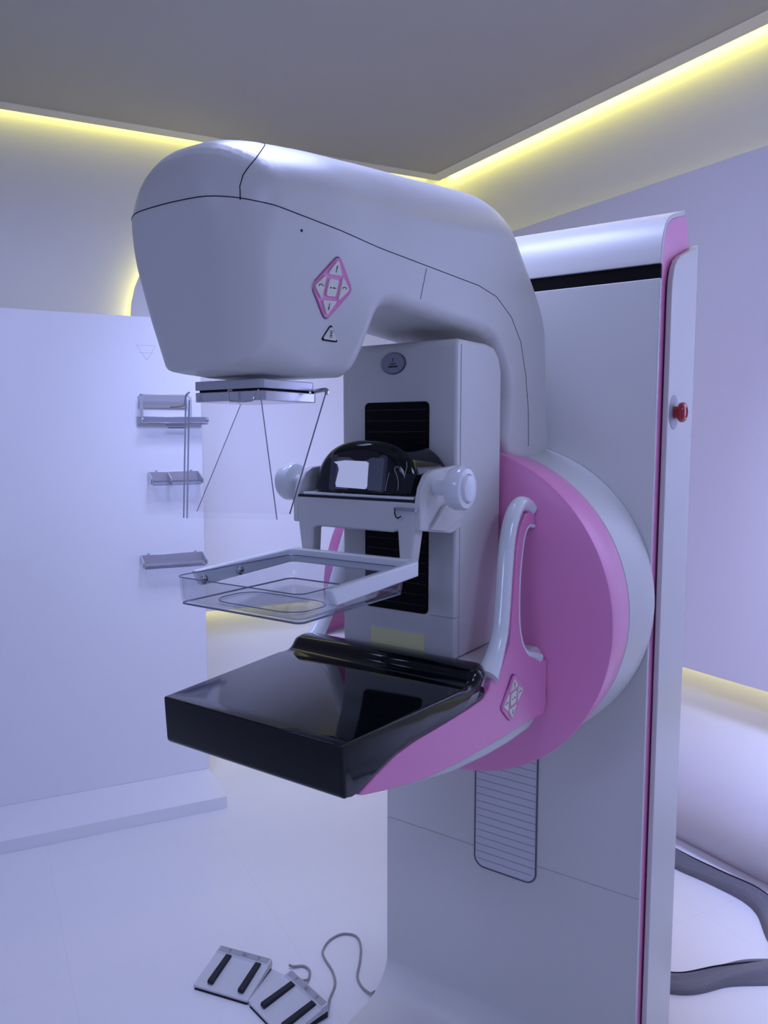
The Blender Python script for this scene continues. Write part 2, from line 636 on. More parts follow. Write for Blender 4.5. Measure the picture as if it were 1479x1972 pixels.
# free-standing display panel on a low plinth, left
PD = Vector((.5, .866, 0)).normalized()
PN = Vector((.866, -.5, 0)).normalized()     # towards the camera
P1 = Vector((-1.723, .648, 0))
disp = root('display_panel', P1 - PD * 1.0, 'tall freestanding white display panel on a low plinth at the left', 'display panel')
o = finish('panel', slab_on((P1, PD, Vector((0, 0, 1)), PN), [(-2.6, .05), (0, .05), (0, 1.978), (-2.6, 1.978)], 0, -.06), M_PANEL, disp, smooth=False, bevel=.002, seg=2)
pw = (Vector((-1.467, .505, 0)) - P1).dot(PN)
pu = (Vector((-1.467, .505, 0)) - P1).dot(PD)
q = [P1 - PN * .06, P1 - PN * .06 - PD * 2.6, P1 + PN * pw - PD * 2.6, P1 + PN * pw + PD * pu, P1]
finish('plinth', prism_bm([p.copy() for p in q], [p + Vector((0, 0, .05)) for p in q]), M_PANEL, disp, smooth=False, bevel=.0015, seg=2)
# faint triangular scuff marks on the panel
bm = bmesh.new()
fp = (P1 + PD * (-.215) + Vector((0, 0, 1.835)), PD, Vector((0, 0, 1)), PN)
for (u0, v0), (u1, v1) in [((-.04, .03), (.035, .03)), ((-.04, .03), (0, -.03)), ((.035, .03), (0, -.03)), ((-.03, .0), (.03, .0))]:
    a3 = fp[0] + PD * u0 + Vector((0, 0, v0)) + PN * .0003
    b3 = fp[0] + PD * u1 + Vector((0, 0, v1)) + PN * .0003
    tube_bm([a3, b3], .0008, 4, bm=bm)
finish('scuff_mark', bm, paint('faint_scuff', (.62, .62, .66), .7), disp)

# ================================================================== THE MAMMOGRAPHY MACHINE
mg = root('mammography_machine', (0, 0.12, 0), 'white and pink mammography machine with a tall column and C-shaped arm', 'medical machine')

# ---- column
XL, XR = -.340, .322
top_curve = [(0, 1.845), (.001, 1.858), (.006, 1.886), (.017, 1.913), (.036, 1.936), (.068, 1.954), (.110, 1.968), (.172, 1.986)]


def inset(c, d):
    out = []
    for i, p in enumerate(c):
        a = Vector(c[max(i - 1, 0)]); b = Vector(c[min(i + 1, len(c) - 1)])
        t = (b - a).normalized()
        out.append((p[0] + t.y * d, p[1] - t.x * d))
    return out


tc = [tuple(p) for p in catmull([(y, z, 0) for y, z in top_curve], 4)]
tc = [(p[0], p[1]) for p in tc]
tci = inset(tc, .010)
finish('top_cover', prism_yz(tc + tci[::-1], XL, XR), M_WHITE, mg, angle=30, bevel=.0015, seg=2)
back_top = [(.185, 1.972), (.236, 1.895), (.240, 1.86)]
core = [(.010, .03)] + [(y + .0005, z - .0005) for y, z in tci] + back_top + [(.240, .03)]
finish('column_body', prism_yz(core, XL + .004, XR - .001), M_PINK, mg, angle=30, label='pink body showing in the gap beside the side panel')
finish('black_strip', box_bm(XL + .001, XR - .0005, .003, .012, 1.8175, 1.8435), M_VENT, mg, smooth=False)
finish('front_cover', box_bm(XL, XR, 0, .0105, .499, 1.8160), M_WHITE, mg, smooth=False, bevel=.002, seg=3)
fil = [(0, .4984), (0, .11)]
for k in range(1, 15):
    a_ = PI / 2 * k / 14
    fil.append((-.11 * (1 - math.cos(a_)), .11 - .08 * math.sin(a_)))
fil += [(-.30, .026), (-.345, .018), (-.355, .006), (-.355, .0), (.0105, 0), (.0105, .4984)]
finish('lower_cover', prism_yz(fil, XL, XR), M_WHITE, mg, angle=35, bevel=.0015, seg=2)
# side panels: white, standing just off the pink body
sp = [(.036, .0), (.036, 1.780), (.039, 1.815), (.050, 1.843), (.070, 1.862), (.100, 1.876), (.244, 1.925), (.244, .0)]
side = finish('side_panel', prism_yz(sp, XR + .003, XR + .014), M_WHITE, mg, angle=30, bevel=.002, seg=3)
finish('side_panel', prism_yz(sp, XL - .012, XL - .001), M_WHITE, mg, angle=30, bevel=.002, seg=3)
# emergency button in an oval recess
eb = Vector((XR + .014, .085, 1.550))
bm = bmesh.new()
ring = []
fr = (eb, Vector((0, 1, 0)), Vector((0, 0, 1)), Vector((1, 0, 0)))
oval = [(math.cos(2 * PI * k / 32), math.sin(2 * PI * k / 32)) for k in range(32)]
r0 = [bm.verts.new(eb + Vector((.0006, a * .036, b * .036))) for a, b in oval]
r1 = [bm.verts.new(eb + Vector((.0014, a * .033, b * .033))) for a, b in oval]
r2 = [bm.verts.new(eb + Vector((.0008, a * .020, b * .020))) for a, b in oval]
for A_, B_ in ((r0, r1), (r1, r2)):
    for k in range(32): bm.faces.new([A_[k], A_[(k + 1) % 32], B_[(k + 1) % 32], B_[k]])
bm.faces.new(r2)
finish('button_recess', bm, paint('grey_recess', (.42, .42, .46), .4), side)
finish('emergency_button', lathe_bm([(0, 0), (.013, 0), (.013, .010), (.019, .011), (.021, .014), (.021, .020), (.018, .024), (.012, .0255), (.011, .0235), (0, .024)], eb, (1, 0, 0), 32),
       M_RED, side, angle=50, label='red emergency stop button')

# ventilation grille low on the front
gx, gz0, gz1 = .0015, .452, 1.02
go = Vector((gx, -.001, (gz0 + gz1) / 2))
fr = (go, Vector((1, 0, 0)), Vector((0, 0, 1)), Vector((0, -1, 0)))
W_, H_ = .160, gz1 - gz0
ol = rrect(W_, H_, .026, 8)
grille = finish('grille', slab_on(fr, rrect(W_ - .003, H_ - .003, .025, 8), -.0005, .0006), paint('grille_white', (.64, .66, .69), .4), mg)
z = gz0 + .02
bm = bmesh.new()
while z < gz1 - .01:
    hw = W_ / 2 - .003
    if z - gz0 < .025: hw -= .022 * (1 - (z - gz0) / .026)
    box_bm(gx - hw, gx + hw, -.0020, -.0008, z, z + .0009, bm)
    z += .0182
finish('slat', bm, M_SEAML, grille, smooth=False)
finish('grille_frame', tube_bm([go + Vector((a, 0, b)) for a, b in ol], .0022, 8, closed=True), paint('grille_gap', (.12, .12, .16), .6), grille)

# ---- rotating hub (short drum on the front of the column)
HC = Vector((0, 0, 1.150))
hub = finish('hub_ring', lathe_bm([(.30, .001), (.333, .002), (.335, .02), (.334, .06), (.331, .10), (.326, .147), (.322, .150), (.318, .150), (.318, .146), (.25, .146)], HC, (0, -1, 0), 128),
             M_WHITE, mg, angle=35, label='white rear ring of the rotating hub')
hubp = [(.25, .1495), (.321, .1505), (.326, .153), (.330, .20), (.334, .262), (.3325, .268), (.328, .2705)]
for k in range(1, 13):
    r = .328 * (1 - k / 12)
    hubp.append((r, .2705 + .036 * (1 - (r / .328) ** 2)))
finish('hub_cover', lathe_bm(hubp, HC, (0, -1, 0), 128), M_PINK, mg, angle=25, label='pink drum-shaped cover of the rotating hub')

# ---- the head and arm: one implicit body cut into its cover panels
PROF = [(-.915, 1.582), (-.942, 1.606), (-.972, 1.745), (-.977, 1.787), (-.968, 1.826), (-.940, 1.857), (-.89, 1.875),
        (-.82, 1.888), (-.66, 1.914), (-.497, 1.934), (-.36, 1.952), (-.27, 1.959), (-.185, 1.938), (-.118, 1.876), (-.073, 1.787),
        (-.049, 1.675), (-.044, 1.57), (-.048, 1.464), (-.240, 1.464), (-.240, 1.575), (-.252, 1.625), (-.285, 1.665),
        (-.34, 1.683), (-.60, 1.695), (-.650, 1.693), (-.676, 1.676), (-.712, 1.608), (-.728, 1.590), (-.755, 1.582)]
PROF = [(p.x, p.y) for p in catmull([(y, z, 0) for y, z in PROF], 3, closed=True)]


def head_w(y, z):
    a = sstep(-.66, -.80, y)
    wz = .1165 - .033 * np.clip((1.775 - z) / .20, 0, 1.1)
    return .108 * (1 - a) + wz * a


def head_sdf(p):
    x, y, z = np.abs(p[:, 0]), p[:, 1], p[:, 2]
    bulge = np.clip(-y - .90, 0, 1)
    yy = y - 1.1 * x * x * sstep(-.80, -.93, y)       # the front bows out at the middle
    dp = seg_sdf(yy, z, PROF)
    dx = x - head_w(y, z)
    r = .022 + .078 * sstep(1.71, 1.87, z) + .020 * sstep(-.80, -.90, y) * (1 - sstep(1.71, 1.87, z))
    r = r - .012 * sstep(1.52, 1.47, z)
    a = dp + r; b = dx + r
    return np.minimum(np.maximum(a, b), 0) + np.hypot(np.maximum(a, 0), np.maximum(b, 0)) - r


SEAM = [(-1.3, 1.785), (-1.0, 1.782), (-.93, 1.776), (-.54, 1.769), (-.37, 1.766), (-.30, 1.757), (-.235, 1.728),
        (-.190, 1.685), (-.163, 1.62), (-.148, 1.55), (-.140, 1.40), (.30, 1.40), (.30, 2.4), (-1.3, 2.4)]
s_main = lambda p: seg_sdf(p[:, 1], p[:, 2], SEAM)                        # <0 above the seam
s_cap = lambda p: p[:, 1] + .950 - (p[:, 2] - 1.767) * .15 - 3.4 * np.clip(p[:, 2] - 1.795, 0, 1) ** 1.5              # <0 in front
s_low = lambda p: (p[:, 1] + .545) * .94 + (1.772 - p[:, 2]) * .34        # <0 in front

STEP = .0058
V, F = surface_nets(head_sdf, (-.155, -1.04, 1.44), (.155, .0, 1.99), STEP)
V = snap(V, head_sdf, s_main, lambda p: p[:, 1] < 1, STEP)
V = snap(V, head_sdf, s_cap, lambda p: s_main(p) < -.003, STEP)
V = snap(V, head_sdf, s_low, lambda p: s_main(p) > .003, STEP)
cen = V[F].mean(1)
up = s_main(cen) < 0
cap = up & (s_cap(cen) < 0)
low = ~up & (s_low(cen) < 0)
sdf_part('head_cap', V, F, head_sdf, M_WHITE, mg, cap)
sdf_part('arm_top_shell', V, F, head_sdf, M_WHITE, mg, up & ~cap)
housing = sdf_part('head_housing', V, F, head_sdf, M_WHITE, mg, low)
sdf_part('arm_cover', V, F, head_sdf, M_WHITE, mg, ~up & ~low)


def on_both(pts, s, it=14):
    P = np.array(pts, float)
    for _ in range(it):
        g = grad(s, P); P = P - (s(P) / np.maximum((g * g).sum(1), .05))[:, None] * g
        g = grad(head_sdf, P); P = P - (head_sdf(P) / np.maximum((g * g).sum(1), .05))[:, None] * g
    return P


def dense_path(P, d=.008):
    out = []
    for a, b in zip(P, P[1:]):
        a = np.array(a, float); b = np.array(b, float)
        k = max(1, int(np.linalg.norm(b - a) / d))
        out += [tuple(a + (b - a) * i / k) for i in range(k)]
    return out + [tuple(P[-1])]


def gap_tube(guess, s, r, bm):
    P = on_both(dense_path(guess), s)
    g = grad(head_sdf, P)
    P = P + g / np.linalg.norm(g, axis=1)[:, None] * .0002
    keep = [P[0]]
    for p in P[1:]:
        if np.linalg.norm(p - keep[-1]) > .002: keep.append(p)
    return tube_bm([tuple(p) for p in keep], r, 6, bm=bm)


path = [(.13, p.x, p.y) for p in catmull([(a, b, 0) for a, b in SEAM[2:11]], 10) if p.y > 1.468]
path = path[::-1]
front = [(x, -.985 + 1.6 * x * x, 1.782) for x in np.linspace(.112, -.112, 30)]
path = path + [(.126, -.945, 1.778), (.120, -.960, 1.780)] + front + [(-.120, -.960, 1.780), (-.126, -.945, 1.778)] + [(-a, b, c_) for a, b, c_ in path[::-1]]
bm = bmesh.new()
gap_tube(path, s_main, .0006, bm)
capg = [(.128, -.950, 1.775), (.126, -.948, 1.80), (.12, -.94, 1.82), (.112, -.92, 1.845), (.095, -.90, 1.865), (.07, -.885, 1.88), (.035, -.88, 1.885), (0, -.88, 1.886)]
gap_tube(capg + [(-a, b, c_) for a, b, c_ in capg[::-1][1:]], s_cap, .0006, bm)
lowg = [(.108, -.545 - .36 * (1.772 - z), z) for z in np.linspace(1.765, 1.715, 4)]
gap_tube(lowg, s_low, .00045, bm)
gap_tube([(-a, b, c_) for a, b, c_ in lowg], s_low, .00045, bm)
finish('panel_gap', bm, M_SEAM, mg, label='thin dark gap lines between the head and arm covers')


def surf_frame(f, p, up_=(0, 0, 1)):
    P = np.array([p], float)
    for _ in range(10):
        g = grad(f, P); P = P - (f(P) / np.maximum((g * g).sum(1), .05))[:, None] * g
    n = Vector(grad(f, P)[0]).normalized()
    u = Vector(up_).cross(n).normalized()
    v = n.cross(u)
    return (Vector(P[0]), u, v, n)


# tiny screw hole
fr = surf_frame(head_sdf, (.127, -.858, 1.755))
finish('screw_hole', lathe_bm([(0, .0006), (.0018, .0006), (.0018, -.001)], fr[0], fr[3], 12), M_SEAM, housing)


# ---- control pads
def pad_build(fr, corners, parent, shear=0.0, pink=True, scale=1.0, extra_ring=True, name='control_pad'):
    o, u, v, n = fr
    ol = round_poly(corners, .011 * scale, 7)
    def shr(P, k):
        cx = sum(p[0] for p in P) / len(P); cy = sum(p[1] for p in P) / len(P)
        return [(cx + (p[0] - cx) * k, cy + (p[1] - cy) * k) for p in P]
    bm = slab_on(fr, shr(ol, 1.035), -.003, .0004)
    pad = finish(name, bm, paint('pad_outline', (.20, .08, .20), .5), parent)
    bm = bmesh.new()
    L = [shr(ol, 1.0), shr(ol, .985), shr(ol, .90)]
    H = [.0004, .0028, .0018]
    rings = [[bm.verts.new(o + u * a + v * b + n * h) for a, b in P] for P, h in zip(L, H)]
    for A_, B_ in zip(rings, rings[1:]):
        for k in range(len(A_)): bm.faces.new([A_[k], A_[(k + 1) % len(A_)], B_[(k + 1) % len(A_)], B_[k]])
    bm.faces.new(rings[-1])
    finish('pad_face', bm, M_PINK, pad, angle=60)
    # five buttons: up, down, left, right triangles and a square in the middle
    s = scale
    T = [  # outline, symbol strokes
        ([(0, .0375), (.0150, .0170), (-.0150, .0170)], [((0, .0205), (0, .0300)), ((.0002, .0300), (-.0006, .0255)), ((0, .0300), (.0007, .0255))]),
        ([(0, -.0375), (.0150, -.0170), (-.0150, -.0170)], [((0, -.0205), (0, -.0300)), ((.0002, -.0300), (-.0006, -.0255)), ((0, -.0300), (.0007, -.0255))]),
        ([(-.0365, 0), (-.0170, .0165), (-.0170, -.0165)], [((-.0290, .0005), (-.0265, .0028)), ((-.0265, .0028), (-.0225, .0028)), ((-.0225, .0028), (-.0200, .0002)), ((-.0290, .0005), (-.0285, .0025))]),
        ([(.0365, 0), (.0170, .0165), (.0170, -.0165)], [((.0200, .0005), (.0225, .0028)), ((.0225, .0028), (.0265, .0028)), ((.0265, .0028), (.0290, .0002)), ((.0290, .0002), (.0272, .0022))]),
        ([(-.0100, .0115), (.0100, .0115), (.0100, -.0115), (-.0100, -.0115)], [((-.0060, 0), (-.003, 0)), ((-.0045, -.0012), (-.0045, .0012)), ((.0, 0), (.0065, -.0002)), ((.0005, .0003), (.0035, .0003)), ((.0005, -.0004), (.0035, -.0004))]),
    ]
    sx, sy = shear
    for P, strokes in T:
        P = [(a * s * sx[0] + b * s * sx[1], a * s * sy[0] + b * s * sy[1]) for a, b in P]
        bm = slab_on(fr, round_poly(P, .0045 * s, 4), .0012, .0042)
        for (a0, b0), (a1, b1) in strokes:
            q0 = (a0 * s * sx[0] + b0 * s * sx[1], a0 * s * sy[0] + b0 * s * sy[1])
            q1 = (a1 * s * sx[0] + b1 * s * sx[1], a1 * s * sy[0] + b1 * s * sy[1])
            tube_bm([o + u * q0[0] + v * q0[1] + n * .0043, o + u * q1[0] + v * q1[1] + n * .0043], .00065, 5, bm=bm, mi=1)
        finish('button', bm, [M_BUTTON, M_MARK], pad, angle=40, bevel=.0008, seg=2)
    return pad


fr = surf_frame(head_sdf, (.115, -.788, 1.697))
pad_build(fr, [(.0085, .0445), (.046, .003), (-.004, -.0445), (-.041, -.003)], mg, shear=((1.0, .14), (.07, 1.0)), scale=1.0)
fr = surf_frame(head_sdf, (.112, -.780, 1.637))
tb = finish('round_triangle_button', slab_on(fr, round_poly([(0, .0135), (.0178, -.0105), (-.0178, -.0105)], .006, 6), -.002, .0009), M_SEAM, mg, label='dark rim around the small triangular button')
finish('triangle_button', slab_on(fr, round_poly([(0, .0110), (.0150, -.0085), (-.0150, -.0085)], .0055, 6), .0, .0026), M_BUTTON, tb, bevel=.0008, seg=2)
bm = bmesh.new()
o_, u_, v_, n_ = fr
for k in range(4):
    y_ = -.0050 + k * .0030
    tube_bm([o_ + u_ * -.003 + v_ * y_ + n_ * .0027, o_ + u_ * .003 + v_ * y_ + n_ * .0027], .0003, 4, bm=bm)
for a0, a1 in ((-.003, .003), (.003, -.003), (0, 0)):
    tube_bm([o_ + u_ * a0 + v_ * -.0050 + n_ * .0027, o_ + u_ * a1 + v_ * .004 + n_ * .0027], .00025, 4, bm=bm)
finish('lattice_symbol', bm, M_MARK, tb)

# ---- collimator plates under the head
col = finish('collimator_plate', slab_on((Vector((0, -.828, 1.5745)), Vector((1, 0, 0)), Vector((0, 1, 0)), Vector((0, 0, -1))), rrect(.128, .108, .006, 5), 0, .012), M_ALU, mg, bevel=.001, seg=2)
finish('plate_gap', slab_on((Vector((0, -.828, 1.5625)), Vector((1, 0, 0)), Vector((0, 1, 0)), Vector((0, 0, -1))), rrect(.120, .100, .006, 5), 0, .003), M_SEAM, col)
finish('rail', slab_on((Vector((0, -.826, 1.5595)), Vector((1, 0, 0)), Vector((0, 1, 0)), Vector((0, 0, -1))), rrect(.130, .112, .008, 5), 0, .013), M_METAL, col, bevel=.001, seg=2)

# ---- pedestal box carrying the compression drive
BX = .121
bp = [(-.470, 1.112), (-.470, 1.655), (-.462, 1.664), (-.36, 1.664), (-.33, 1.660), (-.310, 1.645), (-.300, 1.620), (-.298, 1.112)]
bxo = finish('drive_housing', prism_yz(bp, -BX, BX), M_WHITE, mg, angle=30, bevel=.005, seg=4)
arch = [(-BX + .006, 1.66), (-BX + .006, 1.655)]
# black bellows slot with thin ribs
fr = (Vector((0, -.4705, 1.373)), Vector((1, 0, 0)), Vector((0, 0, 1)), Vector((0, -1, 0)))
ve = finish('bellows', slab_on(fr, rrect(.136, .374, .009, 6), -.002, .0012), M_VENT, bxo)
bm = bmesh.new()
for k in range(19):
    zz = 1.20 + k * .0192
    box_bm(-.064, .064, -.4724, -.4714, zz, zz + .0012, bm)
finish('rib', bm, paint('bellows_rib', (.006, .006, .007), .35), ve, smooth=False)
# oval plate with a small mark
fr = (Vector((-.006, -.4708, 1.628)), Vector((1, 0, 0)), Vector((0, 0, 1)), Vector((0, -1, 0)))
ov = finish('oval_plate', slab_on(fr, [(.026 * a, .019 * b) for a, b in oval], 0, .0012), paint('oval_rim', (.07, .07, .10), .4), bxo)
finish('oval_face', slab_on(fr, [(.0245 * a - .0005, .0178 * b + .0004) for a, b in oval], 0, .0020), M_OVAL, ov)
bm = bmesh.new()
for x0, x1, z0, z1 in [(-.0095, .0095, -.0072, -.0045), (-.006, .006, -.0018, -.0002), (-.0008, .0008, .0030, .0085)]:
    slab_on(fr, [(x0, z0), (x1, z0), (x1, z1), (x0, z1)], .001, .0023, bm)
finish('symbol', bm, M_MARK, ov, smooth=False)
# blank yellow label
fr = (Vector((.0025, -.4708, 1.133)), Vector((1, 0, 0)), Vector((0, 0, 1)), Vector((0, -1, 0)))
finish('label_sticker', slab_on(fr, rrect(.116, .030, .003, 3), 0, .0009), M_LABEL, bxo, label='pale yellow blank label')
bm = bmesh.new()
tube_bm([(.072, -.4703, 1.186), (BX - .001, -.4703, 1.186), (BX + .0003, -.4690, 1.186), (BX + .0003, -.455, 1.186)], .0006, 5, bm=bm)
tube_bm([(BX + .0003, -.455, 1.113), (BX + .0003, -.455, 1.655)], .0005, 5, bm=bm)
finish('housing_gap', bm, paint('hairline_gap', (.36, .36, .42), .8), bxo)


# ---- breast support: black table, pink side walls, white body
def sx(y): return .172 + .08 * (y + .86)


bl = [(-.492, 1.072), (-.513, 1.068), (-.559, 1.064), (-.631, 1.060), (-.697, 1.057), (-.746, 1.050), (-.792, 1.036), (-.824, 1.024),
      (-.850, 1.026), (-.857, 1.032), (-.8605, 1.094), (-.8565, 1.1005), (-.560, 1.1005), (-.548, 1.1020), (-.540, 1.1070), (-.532, 1.1165),
      (-.524, 1.1220), (-.510, 1.1240), (-.492, 1.1225), (-.480, 1.1170), (-.473, 1.1080), (-.472, 1.0960), (-.478, 1.0820)]


def bw(y):
    w = sx(y) + .001
    if y > -.528:
        k = min(1, (y + .528) / .0562)
        w -= .040 * (1 - math.sqrt(max(0, 1 - k * k)))
    return w


def soft_prism_yz(pts, wfun, r, name, mat, parent, steps=5, **k):
    """side outline (y, z) extruded across x with its side edges rounded by r"""
    n = len(pts)
    area = sum(pts[i][0] * pts[(i + 1) % n][1] - pts[(i + 1) % n][0] * pts[i][1] for i in range(n))
    sg = 1 if area > 0 else -1
    nr = []
    for i in range(n):
        e1 = (Vector(pts[i]) - Vector(pts[i - 1])).normalized(); e2 = (Vector(pts[(i + 1) % n]) - Vector(pts[i])).normalized()
        n1 = Vector((-e1.y, e1.x)) * sg; n2 = Vector((-e2.y, e2.x)) * sg
        nn = (n1 + n2).normalized()
        nr.append(nn / max(.6, nn.dot(n1)))
    bm = bmesh.new()
    rings = []
    ang = [PI / 2 * j / steps for j in range(steps, -1, -1)]
    for side_ in (-1, 1):
        for a_ in (ang if side_ < 0 else ang[::-1]):
            ring = []
            for (y, z), v in zip(pts, nr):
                rr = r(y, z) if callable(r) else r
                ins = rr * (1 - math.cos(a_))
                ring.append(bm.verts.new((side_ * (wfun(y) - rr + rr * math.sin(a_)), y + v.x * ins, z + v.y * ins)))
            rings.append(ring)
    for A_, B_ in zip(rings, rings[1:]):
        for i in range(n): bm.faces.new([A_[i], A_[(i + 1) % n], B_[(i + 1) % n], B_[i]])
    bm.faces.new(rings[0]); bm.faces.new(rings[-1])
    return finish(name, bm, mat, parent, angle=35, **k)


frontp = round_poly([(-.850, 1.024), (-.8560, 1.030), (-.8605, 1.1005), (-.62, 1.1005)], .004, 4)
frontp = [p for p in frontp if p[0] < -.84]
under = [(-.478, 1.0820), (-.492, 1.072), (-.513, 1.068), (-.559, 1.064), (-.631, 1.060), (-.697, 1.057), (-.746, 1.050), (-.792, 1.036), (-.824, 1.0245), (-.842, 1.0225)]
ridge = [(-.575, 1.1005), (-.560, 1.1006), (-.549, 1.1022), (-.540, 1.1072), (-.533, 1.1150), (-.525, 1.1205), (-.510, 1.1235), (-.492, 1.1225), (-.480, 1.1170), (-.473, 1.1080), (-.472, 1.0960), (-.478, 1.0820)]
cr = lambda P: [(p.x, p.y) for p in catmull([(a, b, 0) for a, b in P], 4)]
top_run = [(-.855 + .28 * i / 12, 1.1005) for i in range(1, 12)]
dense = cr(under)[:-1] + frontp + top_run + cr(ridge)[:-1]
soft_prism_yz(dense, bw, lambda y, z: .0045 + .0125 * min(1, max(0, (y + .575) / .04)) * (1 if z > 1.085 else .3), 'support_table', M_BLACK, mg, label='glossy black breast support table')
# white underside and deck
wb = [(-.500, 1.0620), (-.500, 1.1080), (-.473, 1.110), (-.300, 1.1115), (-.280, 1.095), (-.280, .985), (-.330, .962), (-.400, .957), (-.477, .958),
      (-.582, .965), (-.677, .981), (-.80, 1.010), (-.815, 1.022), (-.80, 1.034), (-.746, 1.048), (-.697, 1.054), (-.63, 1.057), (-.559, 1.061)]
bm = prism_bm([(-(sx(y) - .012), y, z) for y, z in wb], [(sx(y) - .012, y, z) for y, z in wb])
finish('support_body', bm, M_WHITE, mg, angle=30, bevel=.006, seg=3)
M_RUB = paint('grey_rubber', (.25, .26, .25), .5)
for s_ in (-1, 1):
    finish('rubber_foot', lathe_bm([(0, 0), (.008, 0), (.008, .008), (.004, .010), (0, .010)], (s_ * .12, -.80, 1.022), (0, 0, -1), 16), M_RUB, mg)


def lean(y, z):
    t = max(0, (z - 1.10) / .28)
    return (sx(y) - .030 * t, y + .067 * t, z - .005 * t)


edge_black = [(-.824, 1.021), (-.792, 1.034), (-.746, 1.049), (-.697, 1.056), (-.631, 1.059), (-.559, 1.064), (-.513, 1.069), (-.494, 1.080)]
edge_front = [(-.487, 1.094), (-.452, 1.107), (-.427, 1.142), (-.418, 1.223), (-.410, 1.304), (-.398, 1.339), (-.378, 1.363), (-.360, 1.366), (-.345, 1.36)]
edge_in = [(-.345, 1.342), (-.368, 1.338), (-.385, 1.315), (-.397, 1.248), (-.396, 1.174), (-.384, 1.135)]
pocket = [(-.364, 1.113), (-.335, 1.102), (-.317, 1.094)]
rest = [(-.290, 1.085), (-.290, 1.000), (-.300, .983), (-.348, .987), (-.452, .984), (-.573, .985), (-.671, .990), (-.769, 1.007), (-.814, 1.017)]
outl = edge_black + edge_front + edge_in + pocket + rest
for s_ in (1, -1):
    P0, P1_ = [], []
    for y, z in outl:
        x_, y_, z_ = lean(y, z)
        P0.append((s_ * x_, y_, z_)); P1_.append((s_ * (x_ - .018), y_, z_))
    pk = finish('support_side', prism_bm(P0, P1_), M_PINK, mg, angle=30, bevel=.002, seg=3, label='pink side wall of the breast support with an upright grab handle')
    hp = [(-.484, 1.098), (-.462, 1.125), (-.445, 1.160), (-.438, 1.203), (-.432, 1.270), (-.424, 1.325), (-.408, 1.362), (-.386, 1.380), (-.362, 1.378), (-.345, 1.368)]
    tp = []
    for y, z in hp:
        x_, y_, z_ = lean(y, z)
        tp.append((s_ * (x_ - .0105), y_, z_))
    finish('grab_handle', tube_bm(catmull(tp, 6), lambda t: .0145 + .006 * max(0, 1 - t * 5) ** 1.5, 20), M_WGLOSS, pk, label='glossy white tubular grab handle')
    ip = []
    for y, z in [(-.345, 1.337)] + edge_in[1:] + pocket:
        x_, y_, z_ = lean(y, z)
        ip.append((s_ * (x_ - .0035), y_ + .002, z_ + .001))
    finish('handle_lining', tube_bm(catmull(ip, 5), lambda t: .0042 + .005 * max(0, t - .7) / .3, 12), M_WGLOSS, pk)
    if s_ == 1:
        o3 = Vector((sx(-.419) + .0002, -.419, 1.047))
        n3 = Vector((1, -.08, 0)).normalized()
        u3 = Vector((.08, 1, 0)).normalized()
        fr = (o3, u3, Vector((0, 0, 1)), n3)
        pad_build(fr, [(.004, .043), (.042, .009), (-.006, -.041), (-.040, -.009)], mg, shear=((1.0, .11), (.21, 1.0)), scale=.92)

# ---- compression drive: yoke, side brackets, monitor, knobs
yk = bmesh.new()
outy = [(-.122, 1.391), (-.118, 1.397), (.118, 1.397), (.122, 1.391), (.121, 1.350), (.113, 1.296), (.092, 1.296), (.088, 1.350), (.078, 1.346), (-.078, 1.346), (-.087, 1.342), (-.090, 1.296), (-.112, 1.296), (-.119, 1.345)]
carr = finish('carriage', prism_bm([(x, -.600, z) for x, z in outy], [(x, -.574, z) for x, z in outy], yk), M_WHITE, mg, angle=35, bevel=.004, seg=3)
br = [(-.600, 1.352), (-.600, 1.395), (-.592, 1.420), (-.578, 1.438), (-.560, 1.446), (-.470, 1.452), (-.468, 1.345), (-.50, 1.338)]
for s_ in (1, -1):
    finish('side_bracket', prism_yz(br, s_ * .119, s_ * .131), M_WHITE, carr, angle=35, bevel=.0025, seg=3)
    kn = finish('adjustment_knob', lathe_bm([(0, .0), (.0125, 0), (.0125, .028), (.026, .029), (.032, .032), (.0345, .038), (.0345, .052), (.031, .058), (.0235, .0595), (.0230, .0575), (.0222, .0600), (.020, .0640), (.012, .0655), (0, .066)],
                 (s_ * .1305, -.553, 1.418), (s_, 0, 0), 40), M_WGLOSS, carr, angle=40, label='round white adjustment knob')
    st = [(-.575, 1.352), (-.535, 1.385), (-.470, 1.395), (-.470, 1.365), (-.53, 1.345)]
    finish('strut', prism_yz(st, s_ * .131, s_ * .137), M_WHITE, carr, bevel=.001, seg=2)

# monitor hood
def mon_sdf(p):
    x, y, z = np.abs(p[:, 0]), p[:, 1], p[:, 2]
    yf = -.590 + .16 * np.clip(z - 1.41, 0, 1)
    a_, b_ = .103 + .14 * np.clip(y + .585, 0, .1), .090
    zz = np.maximum(z - 1.403, 0)
    k = ((x / a_) ** 2.45 + (zz / b_) ** 2.45) ** (1 / 2.45)
    darch = (k - 1) * .090 * .95
    dy = np.maximum(yf + .9 * x * x - y, y + .470)
    r = .016
    A_, B_ = darch + r, dy + r
    d = np.minimum(np.maximum(A_, B_), 0) + np.hypot(np.maximum(A_, 0), np.maximum(B_, 0)) - r
    return np.maximum(d, 1.4055 - z)


V, F = surface_nets(mon_sdf, (-.14, -.635, 1.39), (.14, -.455, 1.51), .0045)
mon = sdf_part('monitor_hood', V, F, mon_sdf, M_BLACK, mg)
mon['label'] = 'glossy black domed monitor hood'


def on_front(x, z, off=0.0):
    yf = -.590 + .16 * (z - 1.41) + .9 * x * x
    return Vector((x, yf - off, z))


